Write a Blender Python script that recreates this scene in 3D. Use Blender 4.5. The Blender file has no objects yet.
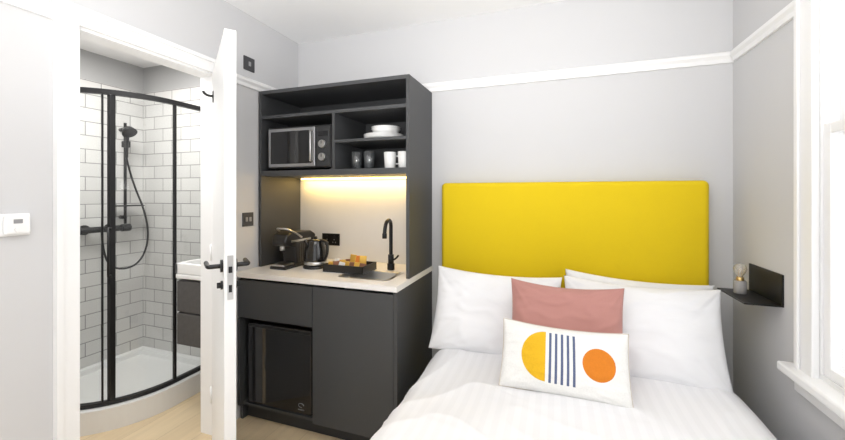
import bpy, bmesh, math, random
from mathutils import Vector, Matrix, noise
random.seed(3)
S=bpy.context.scene
try:
    S.view_settings.view_transform='Standard'
except Exception as e: print(e)

# ---------------- materials ----------------
def mat(name,col,rough=0.5,metal=0.0,bump=0.0,bscale=50,var=0.0,sheen=0.0,emit=None,es=0,coat=0):
    m=bpy.data.materials.new(name); m.use_nodes=True
    nt=m.node_tree; b=nt.nodes['Principled BSDF']
    b.inputs['Base Color'].default_value=(*col,1); b.inputs['Roughness'].default_value=rough
    b.inputs['Metallic'].default_value=metal
    b.inputs['Sheen Weight'].default_value=sheen
    b.inputs['Coat Weight'].default_value=coat
    if emit:
        b.inputs['Emission Color'].default_value=(*emit,1); b.inputs['Emission Strength'].default_value=es
    tc=nt.nodes.new('ShaderNodeTexCoord'); n=nt.nodes.new('ShaderNodeTexNoise')
    n.inputs['Scale'].default_value=bscale; n.inputs['Detail'].default_value=5
    nt.links.new(tc.outputs['Object'],n.inputs['Vector'])
    if bump>0:
        bp=nt.nodes.new('ShaderNodeBump'); bp.inputs['Strength'].default_value=bump; bp.inputs['Distance'].default_value=0.01
        nt.links.new(n.outputs['Fac'],bp.inputs['Height']); nt.links.new(bp.outputs['Normal'],b.inputs['Normal'])
    if var>0:
        r=nt.nodes.new('ShaderNodeMixRGB'); r.inputs[1].default_value=(*[c*(1-var) for c in col],1)
        r.inputs[2].default_value=(*[min(1,c*(1+var)) for c in col],1)
        nt.links.new(n.outputs['Fac'],r.inputs[0]); nt.links.new(r.outputs[0],b.inputs['Base Color'])
    return m
def clear(name,tint=(1,1,1),refl=0.08,k=.35,body=0.0):
    m=bpy.data.materials.new(name); m.use_nodes=True; nt=m.node_tree
    for n in list(nt.nodes): nt.nodes.remove(n)
    o=nt.nodes.new('ShaderNodeOutputMaterial'); t=nt.nodes.new('ShaderNodeBsdfTransparent'); g=nt.nodes.new('ShaderNodeBsdfGlossy')
    t.inputs[0].default_value=(*tint,1); g.inputs['Roughness'].default_value=0.02
    mx=nt.nodes.new('ShaderNodeMixShader'); lw=nt.nodes.new('ShaderNodeLayerWeight'); lw.inputs[0].default_value=0.25
    ml=nt.nodes.new('ShaderNodeMath'); ml.operation='MULTIPLY_ADD'; ml.inputs[1].default_value=k; ml.inputs[2].default_value=refl*0.5
    nt.links.new(lw.outputs['Fresnel'],ml.inputs[0]); nt.links.new(ml.outputs[0],mx.inputs[0])
    nt.links.new(t.outputs[0],mx.inputs[1]); nt.links.new(g.outputs[0],mx.inputs[2])
    out=mx.outputs[0]
    if body>0:
        df=nt.nodes.new('ShaderNodeBsdfDiffuse'); df.inputs[0].default_value=(.8,.82,.84,1)
        m2=nt.nodes.new('ShaderNodeMixShader'); m2.inputs[0].default_value=body
        nt.links.new(out,m2.inputs[1]); nt.links.new(df.outputs[0],m2.inputs[2]); out=m2.outputs[0]
    nt.links.new(out,o.inputs[0])
    return m
def tile(name,axis):
    m=mat(name,(.8,.8,.8),0.15); nt=m.node_tree; b=nt.nodes['Principled BSDF']
    tc=nt.nodes.new('ShaderNodeTexCoord'); sp=nt.nodes.new('ShaderNodeSeparateXYZ'); cb=nt.nodes.new('ShaderNodeCombineXYZ')
    nt.links.new(tc.outputs['Object'],sp.inputs[0]); nt.links.new(sp.outputs[axis],cb.inputs[0]); nt.links.new(sp.outputs[2],cb.inputs[1])
    br=nt.nodes.new('ShaderNodeTexBrick'); br.inputs['Scale'].default_value=1
    br.inputs['Brick Width'].default_value=.2; br.inputs['Row Height'].default_value=.1; br.inputs['Mortar Size'].default_value=.003
    br.inputs['Color1'].default_value=(.71,.70,.68,1); br.inputs['Color2'].default_value=(.64,.63,.615,1); br.inputs['Mortar'].default_value=(.31,.305,.30,1)
    nt.links.new(cb.outputs[0],br.inputs['Vector']); nt.links.new(br.outputs['Color'],b.inputs['Base Color'])
    bp=nt.nodes.new('ShaderNodeBump'); bp.inputs['Strength'].default_value=.5; bp.inputs['Distance'].default_value=.004; bp.invert=True
    nt.links.new(br.outputs['Fac'],bp.inputs['Height']); nt.links.new(bp.outputs['Normal'],b.inputs['Normal'])
    return m
def wood(name):
    m=mat(name,(.6,.5,.35),0.4); nt=m.node_tree; b=nt.nodes['Principled BSDF']
    tc=nt.nodes.new('ShaderNodeTexCoord'); mp=nt.nodes.new('ShaderNodeMapping'); mp.inputs['Rotation'].default_value=(0,0,math.radians(90))
    nt.links.new(tc.outputs['Object'],mp.inputs[0])
    br=nt.nodes.new('ShaderNodeTexBrick'); br.inputs['Scale'].default_value=1
    br.inputs['Brick Width'].default_value=1.2; br.inputs['Row Height'].default_value=.19; br.inputs['Mortar Size'].default_value=.0012
    br.inputs['Color1'].default_value=(.82,.66,.43,1); br.inputs['Color2'].default_value=(.74,.58,.37,1); br.inputs['Mortar'].default_value=(.5,.38,.23,1)
    nt.links.new(mp.outputs[0],br.inputs['Vector'])
    mp2=nt.nodes.new('ShaderNodeMapping'); mp2.inputs['Scale'].default_value=(18,1.5,1); nt.links.new(tc.outputs['Object'],mp2.inputs[0])
    n=nt.nodes.new('ShaderNodeTexNoise'); n.inputs['Scale'].default_value=2; n.inputs['Detail'].default_value=6; nt.links.new(mp2.outputs[0],n.inputs['Vector'])
    mx=nt.nodes.new('ShaderNodeMixRGB'); mx.blend_type='MULTIPLY'; mx.inputs[0].default_value=.25
    nt.links.new(br.outputs['Color'],mx.inputs[1]); nt.links.new(n.outputs['Fac'],mx.inputs[2]); 
    nt.links.new(mx.outputs[0],b.inputs['Base Color'])
    return m

M_wall=mat('wall_paint',(.625,.625,.635),.85,bump=.02,bscale=120)
M_white=mat('white_gloss_paint',(.88,.88,.88),.4)
M_ceil=mat('ceiling_paint',(.96,.96,.96),.9)
M_bathgrey=mat('bathroom_paint',(.42,.42,.42),.8)
M_char=mat('charcoal_laminate',(.056,.058,.061),.5,bump=.02,bscale=200,var=.05)
M_chard=mat('charcoal_dark',(.03,.031,.033),.55)
M_stone=mat('white_quartz',(.86,.84,.82),.25,var=.03,bscale=80)
M_splash=mat('splashback_panel',(.82,.82,.82),.4,var=.04,bscale=6)
M_black=mat('black_plastic',(.012,.012,.013),.3)
M_blackm=mat('matt_black_metal',(.015,.015,.016),.38,metal=.3)
M_gloss=mat('black_gloss',(.01,.01,.011),.08,coat=.5)
M_steel=mat('brushed_steel',(.62,.62,.62),.28,metal=1,bump=.02,bscale=300)
M_silver=mat('silver_plastic',(.36,.36,.37),.3,metal=.6)
M_yellow=mat('yellow_velvet',(.74,.535,.002),.9,bump=.08,bscale=400,var=.05,sheen=.05)
M_linen=mat('white_cotton',(.83,.83,.845),.9,bump=.03,bscale=300)
M_sheet=mat('white_sheet',(.80,.80,.81),.9)
M_pink=mat('dusty_pink_fabric',(.47,.225,.195),.9,bump=.15,bscale=500,var=.08,sheen=.2)
M_cer=mat('white_ceramic',(.87,.87,.86),.2)
M_tileX=tile('subway_tile_x',0); M_tileY=tile('subway_tile_y',1)
M_wood=wood('oak_laminate')
M_glass=clear('clear_glass'); M_sglass=clear('shower_glass',(.97,.98,.98),.05,k=.2)
M_tumbler=clear('tumbler_glass',(.84,.86,.87),.2,k=.55,body=.07)
M_led=mat('led_warm',(1,.8,.4),.5,emit=(1,.64,.16),es=12)
M_gold=mat('gold_packet',(.75,.45,.08),.35,metal=.4); M_orange=mat('orange_packet',(.8,.25,.03),.4); M_red=mat('brown_packet',(.25,.1,.05),.4)
M_darkvan=mat('vanity_wood',(.085,.08,.078),.5,bump=.05,bscale=40,var=.2)
M_brass=mat('brass',(.65,.45,.18),.3,metal=.9)
M_conc=mat('concrete',(.33,.32,.31),.8,bump=.2,bscale=90,var=.15)
M_bulb=clear('bulb_glass',(.95,.88,.72),.2,k=.5,body=.25)
M_fil=mat('filament',(.6,.42,.2),.4,metal=.7)
M_pipe=mat('cushion_piping',(.62,.56,.5),.8)

# ---------------- helpers ----------------
def grp(name,loc=(0,0,0),rot=None):
    e=bpy.data.objects.new(name,None); e.empty_display_size=.05; e.location=loc
    if rot: e.rotation_euler=rot
    S.collection.objects.link(e); return e
def link(name,me,m,parent=None,smooth=False,loc=None):
    o=bpy.data.objects.new(name,me); S.collection.objects.link(o)
    if m:
        me.materials.append(m)
    if smooth:
        for p in me.polygons: p.use_smooth=True
    if loc is not None: o.location=loc
    if parent:
        o.parent=parent; o.location=Vector(o.location)-Vector(parent.location)
    return o
def addbox(bm,b):
    x0,x1,y0,y1,z0,z1=b
    r=bmesh.ops.create_cube(bm,size=1)
    for v in r['verts']:
        v.co=Vector(((x0+x1)/2+v.co.x*(x1-x0),(y0+y1)/2+v.co.y*(y1-y0),(z0+z1)/2+v.co.z*(z1-z0)))
def boxes(name,bl,m,parent=None,bev=0,seg=2):
    """boxes in world coordinates, object origin at the centre of the set"""
    c=Vector(((min(b[0] for b in bl)+max(b[1] for b in bl))/2,(min(b[2] for b in bl)+max(b[3] for b in bl))/2,(min(b[4] for b in bl)+max(b[5] for b in bl))/2))
    bm=bmesh.new()
    for b in bl: addbox(bm,b)
    bmesh.ops.translate(bm,verts=bm.verts,vec=-c)
    me=bpy.data.meshes.new(name); bm.to_mesh(me); bm.free()
    o=link(name,me,m,parent,loc=c)
    if bev>0:
        md=o.modifiers.new('bev','BEVEL'); md.width=bev; md.segments=seg; md.limit_method='ANGLE'
        for p in me.polygons: p.use_smooth=True
        try:
            wn=o.modifiers.new('wn','WEIGHTED_NORMAL'); wn.keep_sharp=False
        except: pass
    return o
def box(name,x0,x1,y0,y1,z0,z1,m,parent=None,bev=0,seg=2):
    return boxes(name,[(x0,x1,y0,y1,z0,z1)],m,parent,bev,seg)
def cyl(name,p1,p2,r,m,parent=None,r2=None,seg=32,bev=0):
    p1=Vector(p1);p2=Vector(p2);d=p2-p1
    bm=bmesh.new(); bmesh.ops.create_cone(bm,cap_ends=True,segments=seg,radius1=r,radius2=r if r2 is None else r2,depth=d.length)
    q=Vector((0,0,1)).rotation_difference(d.normalized()).to_matrix().to_4x4()
    bmesh.ops.transform(bm,matrix=q,verts=bm.verts)
    me=bpy.data.meshes.new(name); bm.to_mesh(me); bm.free()
    for p in me.polygons: p.use_smooth=len(p.vertices)==4
    o=link(name,me,m,parent,loc=(p1+p2)/2)
    if bev:
        md=o.modifiers.new('b','BEVEL'); md.width=bev; md.segments=3; md.limit_method='ANGLE'
    return o
def tube(name,pts,r,m,parent=None,smooth=True,res=8):
    cu=bpy.data.curves.new(name,'CURVE'); cu.dimensions='3D'; cu.bevel_depth=r; cu.bevel_resolution=4; cu.use_fill_caps=True
    sp=cu.splines.new('NURBS' if smooth else 'POLY'); sp.points.add(len(pts)-1)
    c=sum((Vector(p) for p in pts),Vector())/len(pts)
    for i,p in enumerate(pts): sp.points[i].co=(*(Vector(p)-c),1)
    if smooth: sp.use_endpoint_u=True; sp.order_u=3; sp.resolution_u=res
    t=bpy.data.objects.new('tmp',cu); S.collection.objects.link(t)
    dg=bpy.context.evaluated_depsgraph_get(); me=bpy.data.meshes.new_from_object(t.evaluated_get(dg)); me.name=name
    bpy.data.objects.remove(t)
    me.materials.clear()
    return link(name,me,m,parent,smooth=True,loc=c)
def lathe(name,prof,loc,m,parent=None,seg=40):
    bm=bmesh.new(); rings=[]
    for r,z in prof:
        if r<1e-5: rings.append([bm.verts.new((0,0,z))])
        else: rings.append([bm.verts.new((r*math.cos(2*math.pi*i/seg),r*math.sin(2*math.pi*i/seg),z)) for i in range(seg)])
    for a,b in zip(rings,rings[1:]):
        for i in range(seg):
            j=(i+1)%seg
            if len(a)==1 and len(b)==1: continue
            if len(a)==1: bm.faces.new((a[0],b[i],b[j]))
            elif len(b)==1: bm.faces.new((a[i],a[j],b[0]))
            else: bm.faces.new((a[i],a[j],b[j],b[i]))
    bmesh.ops.recalc_face_normals(bm,faces=bm.faces)
    me=bpy.data.meshes.new(name); bm.to_mesh(me); bm.free()
    return link(name,me,m,parent,smooth=True,loc=loc)
def prism(name,outline,axis,a0,a1,m,parent=None,bev=0):
    """extrude 2D outline along axis. axis 'x': outline=(y,z); 'y': (x,z); 'z': (x,y)"""
    def P(p,a):
        return {'x':(a,p[0],p[1]),'y':(p[0],a,p[1]),'z':(p[0],p[1],a)}[axis]
    bm=bmesh.new(); A=[bm.verts.new(P(p,a0)) for p in outline]; B=[bm.verts.new(P(p,a1)) for p in outline]
    bm.faces.new(A); bm.faces.new(B[::-1]); n=len(outline)
    for i in range(n): bm.faces.new((A[i],B[i],B[(i+1)%n],A[(i+1)%n]))
    bmesh.ops.recalc_face_normals(bm,faces=bm.faces)
    c=sum((v.co for v in bm.verts),Vector())/len(bm.verts); bmesh.ops.translate(bm,verts=bm.verts,vec=-c)
    me=bpy.data.meshes.new(name); bm.to_mesh(me); bm.free()
    o=link(name,me,m,parent,loc=c)
    if bev:
        md=o.modifiers.new('b','BEVEL'); md.width=bev; md.segments=3; md.limit_method='ANGLE'
        for p in me.polygons: p.use_smooth=True
        o.modifiers.new('wn','WEIGHTED_NORMAL')
    return o

D=2.33; XL=-1.83; XR=.867; H=2.52; YB=-1.2
# ---------------- room ----------------
box('floor',-3.3,XR+.12,YB,D+.1,-.08,0,M_wood)
box('ceiling',XL-.1,XR+.15,YB,D+.1,H,H+.08,M_ceil)
box('wall_back',XL-.0,XR+.15,D,D+.1,0,H,M_wall)
dy0,dy1,dh=.945,1.60,2.065
boxes('wall_left',[(XL-.1,XL,YB,dy0,0,H),(XL-.1,XL,dy1,D+.1,0,H),(XL-.1,XL,dy0,dy1,dh,H)],M_wall)
wy0,wy1,wz0,wz1=.45,1.68,.74,2.42
boxes('wall_right',[(XR,XR+.15,YB,wy0,0,H),(XR,XR+.15,wy1,D,0,H),(XR,XR+.15,wy0,wy1,0,wz0),(XR,XR+.15,wy0,wy1,wz1,H)],M_wall)
zr=2.055
def railprof(sgn,base):
    return [(base,zr),(base+sgn*.012,zr),(base+sgn*.014,zr+.02),(base+sgn*.024,zr+.034),(base+sgn*.024,zr+.05),(base+sgn*.012,zr+.058),(base,zr+.058)]
prism('trim_1',railprof(-1,D),'x',XL,XR,M_white)
prism('trim_2',railprof(-1,XR),'y',1.76,D-.024,M_white)
prism('trim_3',railprof(1,XL),'y',dy1+.06,D-.024,M_white)
prism('trim_4',railprof(1,XL),'y',YB,dy0-.075,M_white)
box('baseboard_left',XL,XL+.018,YB,dy0-.075,0,.13,M_white,bev=.004)
box('baseboard_right',XR-.018,XR,YB,D-.02,0,.13,M_white,bev=.004)
box('baseboard_back',-.76,XR-.02,D-.018,D,0,.13,M_white,bev=.004)
boxes('door_frame',[(XL,XL+.02,dy0-.075,dy0,0,dh+.075),(XL,XL+.02,dy1,dy1+.06,0,dh+.075),(XL,XL+.02,dy0,dy1,dh,dh+.075),
   (XL+.02,XL+.028,dy0-.075,dy0-.055,0,dh+.075),(XL+.02,XL+.028,dy0-.055,dy1+.04,dh+.055,dh+.075),
   (XL-.1,XL,dy0-.001,dy0+.012,0,dh),(XL-.1,XL,dy1-.012,dy1+.001,0,dh),(XL-.1,XL,dy0,dy1,dh-.012,dh)],M_white)
# door leaf
hx,hy=XL+.03,dy1-.02
door=grp('door_1',(hx,hy,0))
L=.70
box('leaf',hx,hx+L,hy-.022,hy+.022,.008,2.05,M_white,door,bev=.002)
box('lock_plate',hx+L-.001,hx+L+.002,hy-.011,hy+.011,.95,1.13,M_steel,door)
box('lock_slot',hx+L+.001,hx+L+.003,hy-.006,hy+.006,.98,1.01,M_black,door)
box('latch',hx+L,hx+L+.010,hy-.007,hy+.007,1.06,1.085,M_blackm,door,bev=.002)
for k,s in ((1,-1),(2,1)):
    y=hy+s*.022
    cyl('handle_rose_%d'%k,(hx+L-.06,y,1.08),(hx+L-.06,y+s*.009,1.08),.026,M_blackm,door)
    tube('handle_lever_%d'%k,[(hx+L-.06,y,1.08),(hx+L-.06,y+s*.04,1.08),(hx+L-.062,y+s*.052,1.08),(hx+L-.08,y+s*.055,1.08),(hx+L-.17,y+s*.055,1.08)],.0095,M_blackm,door)
    cyl('turn_rose_%d'%k,(hx+L-.06,y,1.0),(hx+L-.06,y+s*.008,1.0),.018,M_blackm,door)
    box('turn_%d'%k,hx+L-.063,hx+L-.057,min(y,y+s*.022),max(y,y+s*.022),.988,1.012,M_blackm,door,bev=.002)
box('hook_plate',hx+.10,hx+.13,hy-.027,hy-.022,1.87,1.93,M_blackm,door,bev=.002)
tube('hook_arm',[(hx+.115,hy-.024,1.905),(hx+.115,hy-.06,1.90),(hx+.115,hy-.07,1.925)],.007,M_blackm,door)
for i,z in enumerate((.25,1.05,1.82)):
    cyl('hinge_%d'%i,(hx-.004,hy-.026,z-.045),(hx-.004,hy-.026,z+.045),.006,M_white,door)
door.rotation_euler=(0,0,math.radians(-37.2))

# window
w=grp('window_1',(XR+.03,(wy0+wy1)/2,1.5))
cx0,cx1=XR-.022,XR+.0
boxes('casing',[(cx0,cx1,wy1-.01,wy1+.075,wz0-.03,wz1+.1),(cx0,cx1,wy0-.085,wy0+.01,wz0-.03,wz1+.1),(cx0,cx1,wy0,wy1,wz1-.01,wz1+.1),
  (cx0-.010,cx0,wy1+.052,wy1+.075,wz0,wz1+.1)],M_white,w,bev=.003)
fx0,fx1=XR+.005,XR+.05
def frame(x0,x1,y0,y1,z0,z1,t): return [(x0,x1,y0,y0+t,z0,z1),(x0,x1,y1-t,y1,z0,z1),(x0,x1,y0+t,y1-t,z0,z0+t),(x0,x1,y0+t,y1-t,z1-t,z1)]
boxes('box_frame',frame(XR,XR+.14,wy0,wy1,wz0,wz1,.018),M_white,w)
boxes('sash_lower',frame(fx0,fx1-.01,wy0+.018,wy1-.018,wz0+.018,1.62,.035),M_white,w,bev=.003)
boxes('sash_upper',frame(fx1,fx1+.035,wy0+.018,wy1-.018,1.58,wz1-.018,.035),M_white,w,bev=.003)
box('glass_lower',fx0+.015,fx0+.019,wy0+.05,wy1-.05,wz0+.05,1.59,M_glass,w)
box('glass_upper',fx1+.015,fx1+.019,wy0+.05,wy1-.05,1.61,wz1-.05,M_glass,w)
box('sill',XR-.06,XR+.02,wy0-.16,wy1+.125,wz0-.035,wz0,M_white,w,bev=.008,seg=3)
box('apron',XR-.018,XR,wy0-.12,wy1+.10,wz0-.095,wz0-.036,M_white,w,bev=.003)

# ---------------- bathroom ----------------
BX=-3.19; BY=2.10; BH=2.42
box('wall_shower_side',BX-.1,BX,.4,BY+.1,0,2.21,M_tileY)
box('wall_shower_end',BX,XL-.1,BY,BY+.1,0,2.21,M_tileX)
box('wall_shower_side_upper',BX-.1,BX-.006,.4,BY+.1,2.21,BH,M_bathgrey)
box('wall_shower_end_upper',BX-.006,XL-.1,BY+.006,BY+.1,2.21,BH,M_bathgrey)
box('wall_bathroom_near',BX-.1,XL-.1,.3,.4,0,BH,M_wall)
box('ceiling_bathroom',BX-.1,XL-.1,.3,BY+.1,BH,BH+.08,M_ceil)
TS=.86; TR=.5
def path(inset=0,n=18):
    s=TS-inset; r=TR-inset*.5
    pts=[(BX+s,BY)]
    cx,cy=BX+s-r,BY-s+r
    for i in range(n+1):
        a=-math.pi/2*i/n
        pts.append((cx+r*math.cos(a),cy+r*math.sin(a)))
    pts.append((BX,BY-s)); return pts
bm=bmesh.new(); ol=[(BX+.002,BY-.002)]+[(x+.002,y-.002) for x,y in path(0)]
f=bm.faces.new([bm.verts.new((x,y,.0)) for x,y in ol])
ex=bmesh.ops.extrude_face_region(bm,geom=[f]); vs=[v for v in ex['geom'] if isinstance(v,bmesh.types.BMVert)]
for v in vs: v.co.z=.13
top=[x for x in ex['geom'] if isinstance(x,bmesh.types.BMFace)][0]
bmesh.ops.inset_region(bm,faces=[top],thickness=.055)
for v in top.verts: v.co.z-=.004
bmesh.ops.inset_region(bm,faces=[top],thickness=.015)
for v in top.verts: v.co.z-=.035
bmesh.ops.recalc_face_normals(bm,faces=bm.faces)
me=bpy.data.meshes.new('shower_tray'); bm.to_mesh(me); bm.free()
tr=link('shower_tray',me,M_cer)
enc=grp('shower_enclosure',(BX+.4,BY-.4,1))
P=path(.045)
P[0]=(P[0][0],BY-.004); P[-1]=(BX+.004,P[-1][1])
def sweep(name,pts,w_,z0,z1,m,parent):
    bm=bmesh.new(); L_=[];n=len(pts)
    for i,p in enumerate(pts):
        a=Vector(pts[max(0,i-1)]);b=Vector(pts[min(n-1,i+1)]); d=(b-a).normalized(); nn=Vector((-d.y,d.x))*w_/2
        q=Vector(p)
        L_.append([bm.verts.new((*(q+nn),z0)),bm.verts.new((*(q-nn),z0)),bm.verts.new((*(q-nn),z1)),bm.verts.new((*(q+nn),z1))])
    for a,b in zip(L_,L_[1:]):
        for k in range(4): bm.faces.new((a[k],a[(k+1)%4],b[(k+1)%4],b[k]))
    bm.faces.new(L_[0]); bm.faces.new(L_[-1][::-1])
    bmesh.ops.recalc_face_normals(bm,faces=bm.faces)
    me=bpy.data.meshes.new(name); bm.to_mesh(me); bm.free(); return link(name,me,m,parent,loc=(0,0,0))
sweep('top_rail',P,.028,1.97,2.0,M_blackm,enc)
sweep('bottom_rail',P,.028,.131,.154,M_blackm,enc)
sweep('glass',P,.006,.154,1.97,M_sglass,enc)
def post(name,p,r,z0=.135,z1=1.99): return box(name,p[0]-r,p[0]+r,p[1]-r,p[1]+r,z0,z1,M_blackm,enc,bev=.003)
post('post_1',(P[0][0],BY-.02),.018); post('post_2',P[1],.009); post('post_3',P[-2],.009); post('post_4',(BX+.02,P[-1][1]),.018)
k=1+int(18*40/90)
post('door_stile_1',P[k],.015,.154,1.97); post('door_stile_2',P[k+1],.005,.154,1.97)
hp=Vector(P[k])+Vector((.04,-.04)); tube('door_handle',[(P[k][0],P[k][1],1.18),(hp.x,hp.y,1.18),(hp.x,hp.y,.9),(P[k][0],P[k][1],.9)],.006,M_blackm,enc,smooth=False)
# shower fittings
sh=grp('shower_mixer',(BX+.05,1.9,1.3))
cyl('bar_valve',(BX+.06,1.64,1.12),(BX+.06,1.90,1.12),.022,M_blackm,sh,bev=.004)
cyl('knob_1',(BX+.06,1.58,1.12),(BX+.06,1.64,1.12),.028,M_blackm,sh,bev=.004); cyl('knob_2',(BX+.06,1.90,1.12),(BX+.06,1.96,1.12),.028,M_blackm,sh,bev=.004)
for i,y in enumerate((1.69,1.85)):
    cyl('pipe_%d'%i,(BX,y,1.12),(BX+.06,y,1.12),.018,M_blackm,sh); cyl('flange_%d'%i,(BX,y,1.12),(BX+.012,y,1.12),.035,M_blackm,sh)
YR=1.93
cyl('riser_rail',(BX+.055,YR,1.15),(BX+.055,YR,1.93),.010,M_blackm,sh)
for i,z in enumerate((1.2,1.88)): cyl('bracket_%d'%i,(BX,YR,z),(BX+.055,YR,z),.014,M_blackm,sh)
box('slider',BX+.04,BX+.09,YR-.02,YR+.02,1.74,1.79,M_blackm,sh,bev=.006)
tube('hand_shower',[(BX+.085,YR-.01,1.66),(BX+.09,YR-.01,1.77),(BX+.12,YR-.02,1.85)],.011,M_blackm,sh)
cyl('shower_head',(BX+.14,YR-.02,1.845),(BX+.115,YR-.02,1.875),.05,M_blackm,sh,r2=.035)
tube('hose',[(BX+.085,YR-.01,1.66),(BX+.09,YR+.02,1.5),(BX+.09,YR+.14,1.2),(BX+.09,YR+.15,.95),(BX+.09,YR+.05,.8),(BX+.08,YR-.12,.82),(BX+.06,YR-.16,1.0),(BX+.06,YR-.16,1.1)],.007,M_blackm,sh)
box('soap_shelf',BX+.035,BX+.14,YR-.09,YR+.09,1.285,1.295,M_blackm,sh,bev=.003)
# vanity
va=grp('bathroom_vanity',(-2.1,1.9,.7))
VX0,VX1,VY0=-2.285,-1.93,1.70
box('basin_block',VX0,VX1,VY0,BY,.84,.87,M_cer,va,bev=.006)
boxes('basin_rim',[(VX0,VX0+.025,VY0,BY-.002,.87,.94),(VX1-.025,VX1,VY0,BY-.002,.87,.94),(VX0,VX1,VY0,VY0+.025,.87,.94),(VX0,VX1,BY-.08,BY-.002,.87,.94)],M_cer,va,bev=.006)
box('cabinet',VX0+.01,VX1,VY0+.02,BY,.42,.83,M_darkvan,va)
box('drawer_1',VX0+.01,VX1,VY0+.003,VY0+.02,.63,.825,M_darkvan,va,bev=.003); box('drawer_2',VX0+.01,VX1,VY0+.003,VY0+.02,.42,.62,M_darkvan,va,bev=.003)
tube('basin_tap',[(-2.12,2.04,.94),(-2.12,2.04,1.05),(-2.12,2.02,1.07),(-2.12,1.92,1.06)],.012,M_blackm,va)
dl=grp('added_downlight',(-2.5,1.4,BH-.01)); cyl('bezel',(-2.5,1.4,BH-.012),(-2.5,1.4,BH),.045,M_white,dl)  # unseen fitting, added to go with the bathroom fill light

# ---------------- kitchenette ----------------
K=grp('kitchenette_cabinet',(-1.29,2.0,1.0))
x0,x1=-1.82,-.762; tf=1.92; bf=1.75; yb=D-.002; pt=.02
zt=2.05
boxes('tall_sides',[(x0,x0+pt,tf,yb,.906,zt),(x1-pt,x1,tf,yb,.906,zt)],M_char,K,bev=.001)
box('top_panel',x0+pt,x1-pt,tf,yb,zt-.022,zt,M_char,K)
box('back_upper',x0+pt,x1-pt,yb-.012,yb,1.49,zt-.022,M_char,K)
box('shelf_upper',x0+pt,x1-pt,tf+.003,yb-.012,1.868,1.888,M_char,K,bev=.001)
box('shelf_bottom',x0+pt,x1-pt,tf+.003,yb-.012,1.495,1.53,M_char,K,bev=.001)
dx=-1.256
box('divider',dx-.009,dx+.009,tf+.003,yb-.012,1.53,1.868,M_char,K)
box('shelf_mid',dx+.009,x1-pt,tf+.003,yb-.012,1.69,1.707,M_char,K,bev=.001)
box('splashback',x0+pt,x1-pt,yb-.012,yb,.906,1.495,M_splash,K)
box('led_strip',x0+.06,x1-.04,yb-.055,yb-.035,1.485,1.4945,M_led,K)
boxes('base_carcass',[(x0,x0+pt,bf+.02,yb,.0,.872),(x1-pt,x1,bf,yb,.0,.872),(-1.29,-1.27,bf+.02,yb,.09,.872),(x0+pt,x1-pt,yb-.02,yb,.09,.872),
   (x0+pt,x1-pt,bf+.02,yb-.02,.09,.105),(x0+pt,-1.29,bf+.02,yb-.02,.622,.64)],M_char,K)
box('plinth',x0+pt,x1-pt,bf+.06,bf+.075,0,.09,M_chard,K)
box('drawer_front',x0,-1.283,bf,bf+.02,.630,.858,M_char,K,bev=.0015)
box('cabinet_door',-1.279,x1-pt-.002,bf,bf+.02,.09,.858,M_char,K,bev=.0015)
boxes('niche_trim',[(x0,x0+.018,bf,bf+.02,.09,.626)],M_char,K)
sx0,sx1,sy0,sy1=-1.17,-.86,1.84,2.06
wt0,wt1=.875,.905
WX0,WX1,WY0=x0-.005,x1+.004,bf-.012
boxes('worktop',[(WX0,sx0,WY0,yb,wt0,wt1),(sx1,WX1,WY0,yb,wt0,wt1),(sx0,sx1,WY0,sy0,wt0,wt1),(sx0,sx1,sy1,yb,wt0,wt1)],M_stone,K)
# sink
sk=grp('kitchen_sink',((sx0+sx1)/2,(sy0+sy1)/2,.85))
bm=bmesh.new()
def ring(x0,x1,y0,y1,z,r,n=6):
    out=[]
    for cx,cy,a0 in ((x1-r,y1-r,0),(x0+r,y1-r,90),(x0+r,y0+r,180),(x1-r,y0+r,270)):
        for i in range(n+1):
            a=math.radians(a0+90*i/n); out.append(bm.verts.new((cx+r*math.cos(a),cy+r*math.sin(a),z)))
    return out
R=[ring(sx0-.008,sx1+.008,sy0-.008,sy1+.008,.9065,.03),ring(sx0+.012,sx1-.012,sy0+.012,sy1-.012,.9065,.03),ring(sx0+.015,sx1-.015,sy0+.015,sy1-.015,.90,.03),ring(sx0+.02,sx1-.02,sy0+.02,sy1-.02,.79,.03),ring(sx0+.05,sx1-.05,sy0+.05,sy1-.05,.775,.03)]
for a,b in zip(R,R[1:]):
    for i in range(len(a)): j=(i+1)%len(a); bm.faces.new((a[i],a[j],b[j],b[i]))
bm.faces.new(R[-1])
bmesh.ops.recalc_face_normals(bm,faces=bm.faces)
me=bpy.data.meshes.new('bowl'); bm.to_mesh(me); bm.free(); link('bowl',me,M_steel,sk,smooth=True,loc=(0,0,0))
cyl('drain',(-1.015,1.95,.7755),(-1.015,1.95,.779),.03,M_silver,sk)
# faucet
fa=grp('kitchen_faucet',(-.97,2.12,.905)); fxx,fyy=-.965,2.12
cyl('base',(fxx,fyy,.9055),(fxx,fyy,.945),.023,M_blackm,fa,bev=.003)
cyl('body',(fxx,fyy,.94),(fxx,fyy,1.0),.018,M_blackm,fa)
tube('spout',[(fxx,fyy,.99),(fxx,fyy,1.13),(fxx+.002,fyy-.003,1.20),(fxx+.008,fyy-.05,1.225),(fxx+.012,fyy-.11,1.20),(fxx+.013,fyy-.12,1.14)],.0115,M_blackm,fa)
cyl('aerator',(fxx+.013,fyy-.12,1.145),(fxx+.013,fyy-.12,1.115),.014,M_blackm,fa)
tube('lever',[(fxx,fyy,.965),(fxx+.035,fyy-.005,.97),(fxx+.055,fyy-.01,1.0)],.006,M_blackm,fa)

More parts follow.
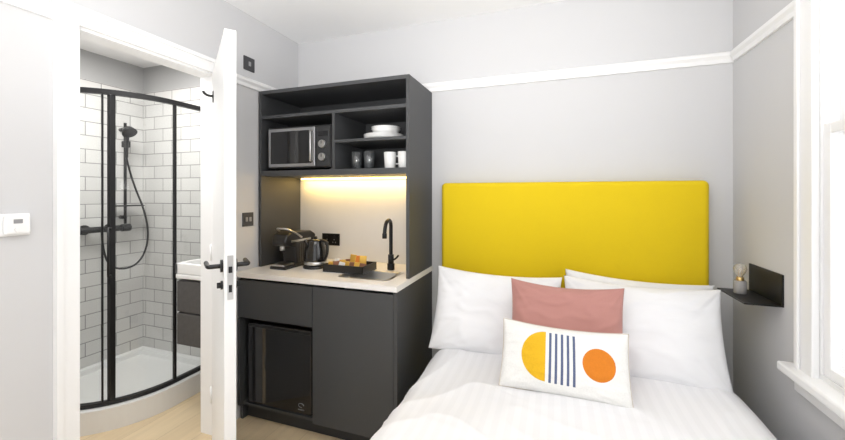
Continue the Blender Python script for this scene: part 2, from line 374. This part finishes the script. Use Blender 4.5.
# mini fridge
FR=grp('mini_fridge',(-1.53,1.95,.35))
box('body',x0+.055,-1.30,bf+.065,2.2,.107,.60,M_black,FR,bev=.008)
box('fridge_door',x0+.055,-1.30,bf+.02,bf+.062,.112,.60,M_gloss,FR,bev=.012,seg=4)
box('door_handle',x0+.065,-1.31,bf+.016,bf+.03,.575,.592,M_black,FR,bev=.003)
tube('emblem',[(-1.37+.018*math.cos(a),bf+.0185,.165+.012*math.sin(a)) for a in [i*.5 for i in range(11)]],.0014,M_silver,FR)
box('emblem_bar',-1.39,-1.35,bf+.0165,bf+.02,.138,.142,M_silver,FR)

# microwave
MW=grp('microwave_oven',(-1.53,2.08,1.65)); mx0,mx1,my0,mz0,mz1=-1.765,-1.285,1.945,1.543,1.81
box('body',mx0,mx1,my0+.02,my0+.33,mz0,mz1,M_black,MW,bev=.006)
for i,(a,b) in enumerate(((mx0+.03,my0+.05),(mx1-.03,my0+.05),(mx0+.03,my0+.3),(mx1-.03,my0+.3))): cyl('foot_%d'%i,(a,b,1.5305),(a,b,mz0+.003),.012,M_black,MW)
box('front_panel',mx0,mx1,my0,my0+.022,mz0,mz1,M_black,MW,bev=.005)
box('door_panel',mx0+.008,mx1-.115,my0-.008,my0,mz0+.01,mz1-.01,M_silver,MW,bev=.004)
box('door_window',mx0+.028,mx1-.138,my0-.010,my0-.007,mz0+.03,mz1-.03,M_gloss,MW,bev=.001)
box('control_strip',mx1-.105,mx1-.008,my0-.006,my0,mz0+.01,mz1-.01,M_chard,MW,bev=.003)
tube('door_handle',[(mx1-.128,my0-.006,mz0+.04),(mx1-.128,my0-.035,mz0+.045),(mx1-.128,my0-.035,mz1-.045),(mx1-.128,my0-.006,mz1-.04)],.007,M_steel,MW,smooth=False)
for i,z in enumerate((mz0+.065,mz0+.145)):
    cyl('dial_%d'%i,(mx1-.056,my0-.024,z),(mx1-.056,my0-.005,z),.024,M_steel,MW,bev=.003); box('dial_mark_%d'%i,mx1-.058,mx1-.054,my0-.0255,my0-.0235,z,z+.02,M_black,MW)
box('display',mx1-.09,mx1-.022,my0-.0075,my0-.005,mz0+.195,mz0+.225,M_gloss,MW)

# bowls & plates
zs=1.707
BO=grp('stacked_bowls',(-1.0,2.09,zs))
for i in range(4):
    lathe('plate_%d'%i,[(0,0),(.07,0),(.075,.003),(.122,.014),(.124,.017),(.075,.006),(0,.004)],(-1.0,2.09,zs+i*.007),M_cer,BO)
for i in range(2):
    lathe('bowl_%d'%i,[(0,0),(.035,0),(.045,.006),(.075,.022),(.092,.046),(.09,.046),(.072,.024),(.04,.009),(0,.007)],(-.985,2.09,zs+.027+i*.012),M_cer,BO)
zl=1.530
for i,(gx,gy) in enumerate(((-1.15,2.02),(-1.065,2.02),(-1.11,2.12))):
    g=grp('drinking_glass',(gx,gy,zl)); lathe('tumbler',[(0,0),(.027,0),(.034,.11),(.032,.11),(.026,.008),(0,.008)],(gx,gy,zl),M_tumbler,g)
for i,(gx,gy) in enumerate(((-.925,2.02),(-.835,2.02))):
    g=grp('coffee_mug',(gx,gy,zl)); lathe('cup',[(0,0),(.028,0),(.032,.006),(.038,.098),(.036,.10),(.034,.098),(.029,.01),(0,.008)],(gx,gy,zl),M_cer,g)
    tube('handle',[(gx+.034,gy+.012,zl+.078),(gx+.05,gy+.03,zl+.075),(gx+.052,gy+.034,zl+.05),(gx+.046,gy+.028,zl+.03),(gx+.03,gy+.012,zl+.03)],.005,M_cer,g)

# coffee machine
wz=.905
CM=grp('coffee_machine',(-1.635,2.0,wz))
prism('body',[(2.20,wz+.01),(2.20,wz+.20),(2.15,wz+.225),(1.96,wz+.235),(1.90,wz+.215),(1.885,wz+.17),(1.90,wz+.145),(1.98,wz+.135),(1.995,wz+.03),(1.995,wz+.01)],'x',-1.69,-1.58,M_black,CM,bev=.012)
box('drip_base',-1.695,-1.575,1.88,2.21,wz,wz+.018,M_black,CM,bev=.004)
box('drip_grid',-1.68,-1.59,1.885,1.985,wz+.018,wz+.03,M_steel,CM,bev=.002)
cyl('spout',(-1.635,1.925,wz+.115),(-1.635,1.925,wz+.15),.016,M_steel,CM)
tube('lever_arm',[(-1.695,2.04,wz+.19),(-1.695,1.93,wz+.25),(-1.635,1.90,wz+.258),(-1.575,1.93,wz+.25),(-1.575,2.04,wz+.19)],.006,M_steel,CM)
box('side_trim',-1.579,-1.576,1.94,2.14,wz+.165,wz+.178,M_steel,CM,bev=.001)
for i in range(7): box('rib_%d'%i,-1.582,-1.577,2.02+i*.02,2.03+i*.02,wz+.03,wz+.15,M_gloss,CM,bev=.001)
lathe('water_tank',[(0,0),(.05,0),(.05,.18),(.045,.19),(0,.19)],(-1.735,2.14,wz),M_gloss,CM)
# kettle
kx,ky=-1.46,2.03
KT=grp('electric_kettle',(kx,ky,wz))
lathe('power_base',[(0,0),(.078,0),(.078,.012),(.07,.018),(0,.018)],(kx,ky,wz),M_black,KT)
lathe('jug',[(0,.0),(.07,.0),(.072,.01),(.068,.09),(.055,.15),(.05,.16),(0,.165)],(kx,ky,wz+.019),M_gloss,KT)
lathe('jug_band',[(.0725,.0),(.0735,.004),(.0728,.02),(.071,.02)],(kx,ky,wz+.024),M_steel,KT)
lathe('lid_knob',[(0,0),(.012,0),(.012,.012),(.008,.017),(0,.018)],(kx,ky,wz+.183),M_black,KT)
tube('handle',[(kx+.045,ky-.01,wz+.175),(kx+.09,ky-.02,wz+.178),(kx+.105,ky-.02,wz+.15),(kx+.10,ky-.02,wz+.08),(kx+.07,ky-.01,wz+.05)],.010,M_black,KT)
tube('spout',[(kx-.05,ky,wz+.13),(kx-.065,ky,wz+.155),(kx-.08,ky,wz+.172)],.013,M_gloss,KT)
# tray
TT=grp('tea_tray',(-1.2,1.99,wz)); tx0,tx1,ty0,ty1=-1.335,-1.06,1.93,2.11
box('tray_base',tx0,tx1,ty0,ty1,wz,wz+.008,M_black,TT)
boxes('tray_rim',[(tx0,tx0+.006,ty0,ty1,wz+.008,wz+.046),(tx1-.006,tx1,ty0,ty1,wz+.008,wz+.046),(tx0,tx1,ty0,ty0+.006,wz+.008,wz+.046),(tx0,tx1,ty1-.006,ty1,wz+.008,wz+.046)],M_black,TT,bev=.001)
cols=[M_gold,M_red,M_cer,M_gold,M_red,M_gold,M_red,M_cer,M_gold,M_red,M_gold,M_orange,M_gold]
for i,cm in enumerate(cols):
    px=tx0+.03+(i%7)*.036; py=ty0+.05+(i//7)*.07
    o=box('sachet_%d'%i,px-.022,px+.022,py-.005,py+.005,wz+.012,wz+.052+.012*random.random()+(.03 if i>9 else 0),cm,TT,bev=.003)
    o.rotation_euler=(random.uniform(-.35,-.1),random.uniform(-.15,.15),random.uniform(-.4,.4))

# sockets / switches
def plate(name,c,axis,w_,h_,m,rockers=1):
    g=grp(name,c); x,y,z=c
    if axis=='x':
        box('plate',x,x+.008,y-w_/2,y+w_/2,z-h_/2,z+h_/2,m,g,bev=.002)
        for i in range(rockers):
            yy=y+(i-(rockers-1)/2)*.03; box('rocker_%d'%i,x+.008,x+.012,yy-.009,yy+.009,z-.014,z+.014,M_silver,g,bev=.002)
    else:
        box('plate',x-w_/2,x+w_/2,y-.008,y,z-h_/2,z+h_/2,m,g,bev=.002)
        for i in range(rockers):
            xx=x+(i-(rockers-1)/2)*.06; box('rocker_%d'%i,xx-.007,xx+.007,y-.012,y-.008,z+.015,z+.03,m,g,bev=.001)
            for q,(a,b) in enumerate(((0,0),(-.011,-.02),(.011,-.02))): box('slot_%d_%d'%(i,q),xx+a-.003,xx+a+.003,y-.0095,y-.0079,z+b-.004,z+b+.004,M_silver,g)
M_swd=mat('dark_switch',(.05,.05,.055),.35)
plate('light_switch',(XL,1.835,1.22),'x',.086,.086,M_swd,2)
plate('isolator_switch',(XL,1.845,2.205),'x',.086,.086,M_swd,1)
plate('wall_socket',(-1.53,yb-.0125,1.05),'y',.146,.086,M_blackm,2)
TH=grp('thermostat',(XL+.01,.76,1.27))
box('base',XL,XL+.012,.72,.80,1.23,1.31,M_white,TH,bev=.004); box('cover',XL+.012,XL+.028,.725,.795,1.235,1.305,M_white,TH,bev=.008,seg=4)
box('display',XL+.0275,XL+.0288,.748,.772,1.275,1.290,M_silver,TH)
cyl('dial',(XL+.028,.76,1.254),(XL+.033,.76,1.254),.010,M_white,TH)

# ---------------- bed ----------------
bx0,bx1=-.61,.75; bc=(bx0+bx1)/2
BED=grp('bed',(bc,1.2,0))
box('divan_base',bx0+.02,bx1-.02,.28,2.235,.04,.28,M_chard,BED,bev=.01)
box('mattress',bx0+.01,bx1-.01,.26,2.235,.28,.515,M_sheet,BED,bev=.05,seg=5)
for i,(a,b) in enumerate(((bx0+.1,.4),(bx1-.1,.4),(bx0+.1,2.1),(bx1-.1,2.1))): cyl('foot_%d'%i,(a,b,0),(a,b,.045),.025,M_black,BED)
hbg=grp('headboard',(.04,2.28,.0))
box('padded_panel',-.675,.742,2.24,2.328,.20,1.45,M_yellow,hbg,bev=.028,seg=5)
boxes('leg_struts',[(-.5,-.44,2.27,2.30,0,.22),(.5,.56,2.27,2.30,0,.22)],M_chard,hbg)
# duvet
def duvet():
    hx_=.69; r=.11; top=.562; bottom=.14
    def dr(s,half):
        a=abs(s); sg=1 if s>=0 else -1
        if a<half-r: return s,0
        t=(a-(half-r))/r
        if t<math.pi/2: return sg*(half-r+r*math.sin(t)), r*(1-math.cos(t))
        return sg*half, r+(a-(half-r)-r*math.pi/2)
    A=hx_-r+r*math.pi/2+(top-bottom-r)
    y_head=1.93; y_foot=.18; Lf=y_head-y_foot
    nx,ny=260,280; Bt=Lf-r+r*math.pi/2+(top-bottom-r)
    bm=bmesh.new(); V=[]
    for j in range(ny+1):
        t=Bt*j/ny; row=[]
        yy,dzy=dr(t,Lf) 
        hd=0
        if t<.05: hd=.05-math.sqrt(max(0,.05**2-(.05-t)**2))
        for i in range(nx+1):
            s=-A+2*A*i/nx; x,dz=dr(s,hx_)
            X=bc+x; Y=y_head-yy; Z=top-max(dz,dzy)-hd
            p=Vector((X,Y,Z))
            n=noise.noise(Vector((s*2.0,t*1.6,1)))*.024
            q=Vector((s*2.2+.8*noise.noise(Vector((s*1.5,t*1.5,9))),t*3.4-s*1.2+.9*noise.noise(Vector((s*1.6,t*1.4,5))),3))
            rd=(1-abs(noise.noise(q)))**5*.012
            n2=noise.noise(Vector((s*7+t*2,t*5-s*2,7)))*.004
            crown=.02*(1-min(1,(abs(s)/hx_)**2))
            d=n+rd+n2
            if dz<r*.6: p.z+=d+crown
            else: p.x+=(1 if s>0 else -1)*(d*.9+.012*math.sin(t*14+2*noise.noise(Vector((t*2,0,0))))*min(1,dz/.2))
            p.x=min(p.x,XR-.03)
            row.append(bm.verts.new(p))
        V.append(row)
    for j in range(ny):
        for i in range(nx): bm.faces.new((V[j][i],V[j][i+1],V[j+1][i+1],V[j+1][i]))
    bmesh.ops.recalc_face_normals(bm,faces=bm.faces)
    me=bpy.data.meshes.new('duvet'); bm.to_mesh(me); bm.free()
    m=mat('striped_sateen',(.8,.8,.81),.7); nt=m.node_tree; b=nt.nodes['Principled BSDF']
    tc=nt.nodes.new('ShaderNodeTexCoord'); sp=nt.nodes.new('ShaderNodeSeparateXYZ'); nt.links.new(tc.outputs['Object'],sp.inputs[0])
    mu=nt.nodes.new('ShaderNodeMath'); mu.operation='MULTIPLY'; mu.inputs[1].default_value=1/.045; nt.links.new(sp.outputs[0],mu.inputs[0])
    fr=nt.nodes.new('ShaderNodeMath'); fr.operation='FRACT'; nt.links.new(mu.outputs[0],fr.inputs[0])
    gt=nt.nodes.new('ShaderNodeMath'); gt.operation='GREATER_THAN'; gt.inputs[1].default_value=.5; nt.links.new(fr.outputs[0],gt.inputs[0])
    mx=nt.nodes.new('ShaderNodeMixRGB'); mx.inputs[1].default_value=(.82,.82,.835,1); mx.inputs[2].default_value=(.795,.795,.81,1)
    nt.links.new(gt.outputs[0],mx.inputs[0]); nt.links.new(mx.outputs[0],b.inputs['Base Color'])
    o=link('duvet',me,m,BED,smooth=True,loc=(0,0,0))
    return o
duvet()

def pillow(name,W,Hh,T,c,lean,yaw,m,seed,roll=0,wr=.009,pip=None,c_in=.05,slump=.18):
    n=56; bm=bmesh.new(); 
    def P(u,v,side):
        t=((1-abs(u)**2.6)*(1-abs(v)**2.6))**.55 if abs(u)<1 and abs(v)<1 else 0
        x=W/2*u*(1-c_in*(1-v*v)*abs(u)**2); z=Hh/2*v*(1-c_in*(1-u*u)*abs(v)**2)
        a=math.atan2(abs(v)-1.05,abs(u)-1.05); 
        wv=noise.noise(Vector((a*6,side*3+seed,(u>0)*5+(v>0)*9)))*wr*(abs(u*v))*1.6
        w2=noise.noise(Vector((u*1.7+seed,v*1.7,side*4)))*wr*1.5+ (1-abs(noise.noise(Vector((u*2.2+seed*2,v*3.4,side)))))**4*wr*.8
        y=side*(T/2*t*(1-slump*v)+(wv+w2)*min(1,t*1.6))
        zz=z-.012*(1-u*u)*(v>0)*v
        return (x,y,zz)
    F=[[None]*(n+1) for _ in range(n+1)]; Bk=[[None]*(n+1) for _ in range(n+1)]
    for i in range(n+1):
        for j in range(n+1):
            u=-1+2*i/n; v=-1+2*j/n
            u=math.sin(u*math.pi/2)*.5+u*.5; v=math.sin(v*math.pi/2)*.5+v*.5
            F[i][j]=bm.verts.new(P(u,v,-1))
            if i in(0,n) or j in(0,n): Bk[i][j]=F[i][j]
            else: Bk[i][j]=bm.verts.new(P(u,v,1))
    for i in range(n):
        for j in range(n):
            bm.faces.new((F[i][j],F[i+1][j],F[i+1][j+1],F[i][j+1])); 
            bm.faces.new((Bk[i][j],Bk[i][j+1],Bk[i+1][j+1],Bk[i+1][j]))
    bmesh.ops.recalc_face_normals(bm,faces=bm.faces)
    me=bpy.data.meshes.new(name); bm.to_mesh(me); 
    edge=[tuple(F[i][0].co) for i in range(0,n,2)]+[tuple(F[n][j].co) for j in range(0,n,2)]+[tuple(F[i][n].co) for i in range(n,0,-2)]+[tuple(F[0][j].co) for j in range(n,-1,-2)]
    bm.free()
    o=link(name,me,m,None,smooth=True)
    o.location=c; o.rotation_mode='XYZ'
    o.rotation_euler=(math.radians(-lean),math.radians(roll),math.radians(yaw))
    if pip:
        q=tube('piping',edge,.0025,pip,None,smooth=False); q.parent=o
    return o
pillow('pillow',.64,.39,.12,(-.29,2.148,.722),6,0,M_linen,1,roll=1)
pillow('pillow',.68,.43,.12,(.385,2.148,.740),6,0,M_linen,2,roll=3)
pillow('pillow',.67,.445,.15,(-.30,1.975,.748),20,2,M_linen,3,roll=2)
pillow('pillow',.67,.455,.16,(.375,1.965,.742),24,-2,M_linen,4,roll=1)
pillow('pink_cushion',.50,.42,.12,(.045,1.80,.764),21,0,M_pink,5,roll=1,c_in=.06)

def patmat():
    m=mat('geometric_cushion_fabric',(.86,.85,.82),.9); nt=m.node_tree; b=nt.nodes['Principled BSDF']; N=nt.nodes; Lk=nt.links
    tc=N.new('ShaderNodeTexCoord'); sp=N.new('ShaderNodeSeparateXYZ'); Lk.new(tc.outputs['Object'],sp.inputs[0])
    def M(op,a,b_=None,c=None):
        n=N.new('ShaderNodeMath'); n.operation=op
        for i,v in enumerate((a,b_,c)):
            if v is None: continue
            if isinstance(v,(int,float)): n.inputs[i].default_value=v
            else: Lk.new(v,n.inputs[i])
        return n.outputs[0]
    X,Z=sp.outputs[0],sp.outputs[2]
    def circ(cx,cz,r,rx=1):
        dx_=M('SUBTRACT',X,cx); dz_=M('SUBTRACT',Z,cz)
        d=M('SQRT',M('ADD',M('MULTIPLY',dx_,dx_),M('MULTIPLY',dz_,dz_))); return M('LESS_THAN',d,r)
    half=M('MULTIPLY',circ(-.068,.002,.094),M('LESS_THAN',X,-.068))
    sun=circ(.130,-.002,.060)
    fr=M('FRACT',M('DIVIDE',M('ADD',X,.055),.0225))
    bars=M('MULTIPLY',M('LESS_THAN',fr,.42),M('MULTIPLY',M('GREATER_THAN',X,-.055),M('LESS_THAN',X,.0475)))
    bars=M('MULTIPLY',bars,M('LESS_THAN',M('ABSOLUTE',Z),.094))
    nz=N.new('ShaderNodeTexNoise'); nz.inputs['Scale'].default_value=160; Lk.new(tc.outputs['Object'],nz.inputs['Vector'])
    def mix(f,a,col):
        n=N.new('ShaderNodeMixRGB'); Lk.new(f,n.inputs[0])
        if isinstance(a,tuple): n.inputs[1].default_value=a
        else: Lk.new(a,n.inputs[1])
        n.inputs[2].default_value=col; return n.outputs[0]
    c=mix(half,(.86,.85,.82,1),(.80,.46,.01,1)); c=mix(sun,c,(.70,.21,.012,1)); c=mix(bars,c,(.10,.13,.24,1))
    mm=N.new('ShaderNodeMixRGB'); mm.blend_type='MULTIPLY'; mm.inputs[0].default_value=.15; Lk.new(c,mm.inputs[1]); Lk.new(nz.outputs['Fac'],mm.inputs[2]); Lk.new(mm.outputs[0],b.inputs['Base Color'])
    h=M('ADD',M('MULTIPLY',nz.outputs['Fac'],.5),M('ADD',sun,M('ADD',half,bars)))
    bp=N.new('ShaderNodeBump'); bp.inputs['Strength'].default_value=.5; bp.inputs['Distance'].default_value=.004; Lk.new(h,bp.inputs['Height']); Lk.new(bp.outputs['Normal'],b.inputs['Normal'])
    return m
pillow('patterned_cushion',.495,.27,.10,(.033,1.62,.70),27,1,patmat(),7,roll=1.5,pip=M_pipe,c_in=.03,wr=.006)

# wall shelf + small bulb lamp
SHF=grp('wall_shelf',(XR-.06,2.01,.93))
box('shelf_plate',XR-.13,XR,1.88,2.15,.925,.931,M_blackm,SHF,bev=.001)
box('upstand',XR-.007,XR,1.88,2.15,.931,1.055,M_blackm,SHF,bev=.001)
vx,vy,vz=XR-.075,2.06,.931
VS=grp('bedside_lamp',(vx,vy,vz))
lathe('concrete_base',[(0,0),(.022,0),(.0235,.003),(.0235,.055),(.021,.058),(0,.058)],(vx,vy,vz),M_conc,VS)
lathe('socket_collar',[(.014,.058),(.014,.072),(.011,.074),(0,.074)],(vx,vy,vz),M_brass,VS)
lathe('globe_bulb',[(.009,.074),(.012,.082),(.021,.095),(.025,.110),(.021,.126),(.011,.134),(0,.136)],(vx,vy,vz),M_bulb,VS)
tube('filament',[(vx-.004,vy,vz+.078),(vx-.007,vy,vz+.10),(vx,vy,vz+.115),(vx+.007,vy,vz+.10),(vx+.004,vy,vz+.078)],.0012,M_fil,VS)

# ---------------- lights ----------------
wd=bpy.data.worlds.new('World'); S.world=wd; wd.use_nodes=True
bg=wd.node_tree.nodes['Background']; bg.inputs[0].default_value=(.99,.993,1,1); bg.inputs[1].default_value=1.45
def area(name,loc,rot,sx,sy,pw,col=(1,1,1)):
    l=bpy.data.lights.new(name,'AREA'); l.shape='RECTANGLE'; l.size=sx; l.size_y=sy; l.energy=pw; l.color=col
    o=bpy.data.objects.new(name,l); o.location=loc; o.rotation_euler=rot; S.collection.objects.link(o); return o
area('bathroom_fill',(-2.45,1.35,BH-.03),(0,0,0),.6,.6,25,(1,.98,.95))  # added fill to brighten the shower room, no known lamp there
area('window_light',(XR+.3,1.05,1.7),(0,math.radians(90),0),1.4,1.1,5,(.97,.985,1))
area('led_light',(-1.3,D-.06,1.48),(0,0,0),.9,.02,2.1,(1,.66,.22))
# added fill light behind the camera, aimed up and forward to brighten the ceiling
fl=area('ceiling_fill',(-.25,-.25,1.6),(0,0,0),.6,.6,36,(1,.99,.98)); fl.data.spread=math.radians(140)
d=Vector((-.1,.65,1.0)); fl.rotation_euler=d.to_track_quat('-Z','Y').to_euler()

# ---------------- camera ----------------
cd=bpy.data.cameras.new('camera'); cam=bpy.data.objects.new('camera',cd); S.collection.objects.link(cam)
cd.sensor_width=36; cd.lens=36*370/845; cd.shift_y=-26/845; cd.clip_start=.02
cam.location=(0,0,1.38); cam.rotation_euler=(math.radians(90),0,math.radians(19.6))
S.camera=cam
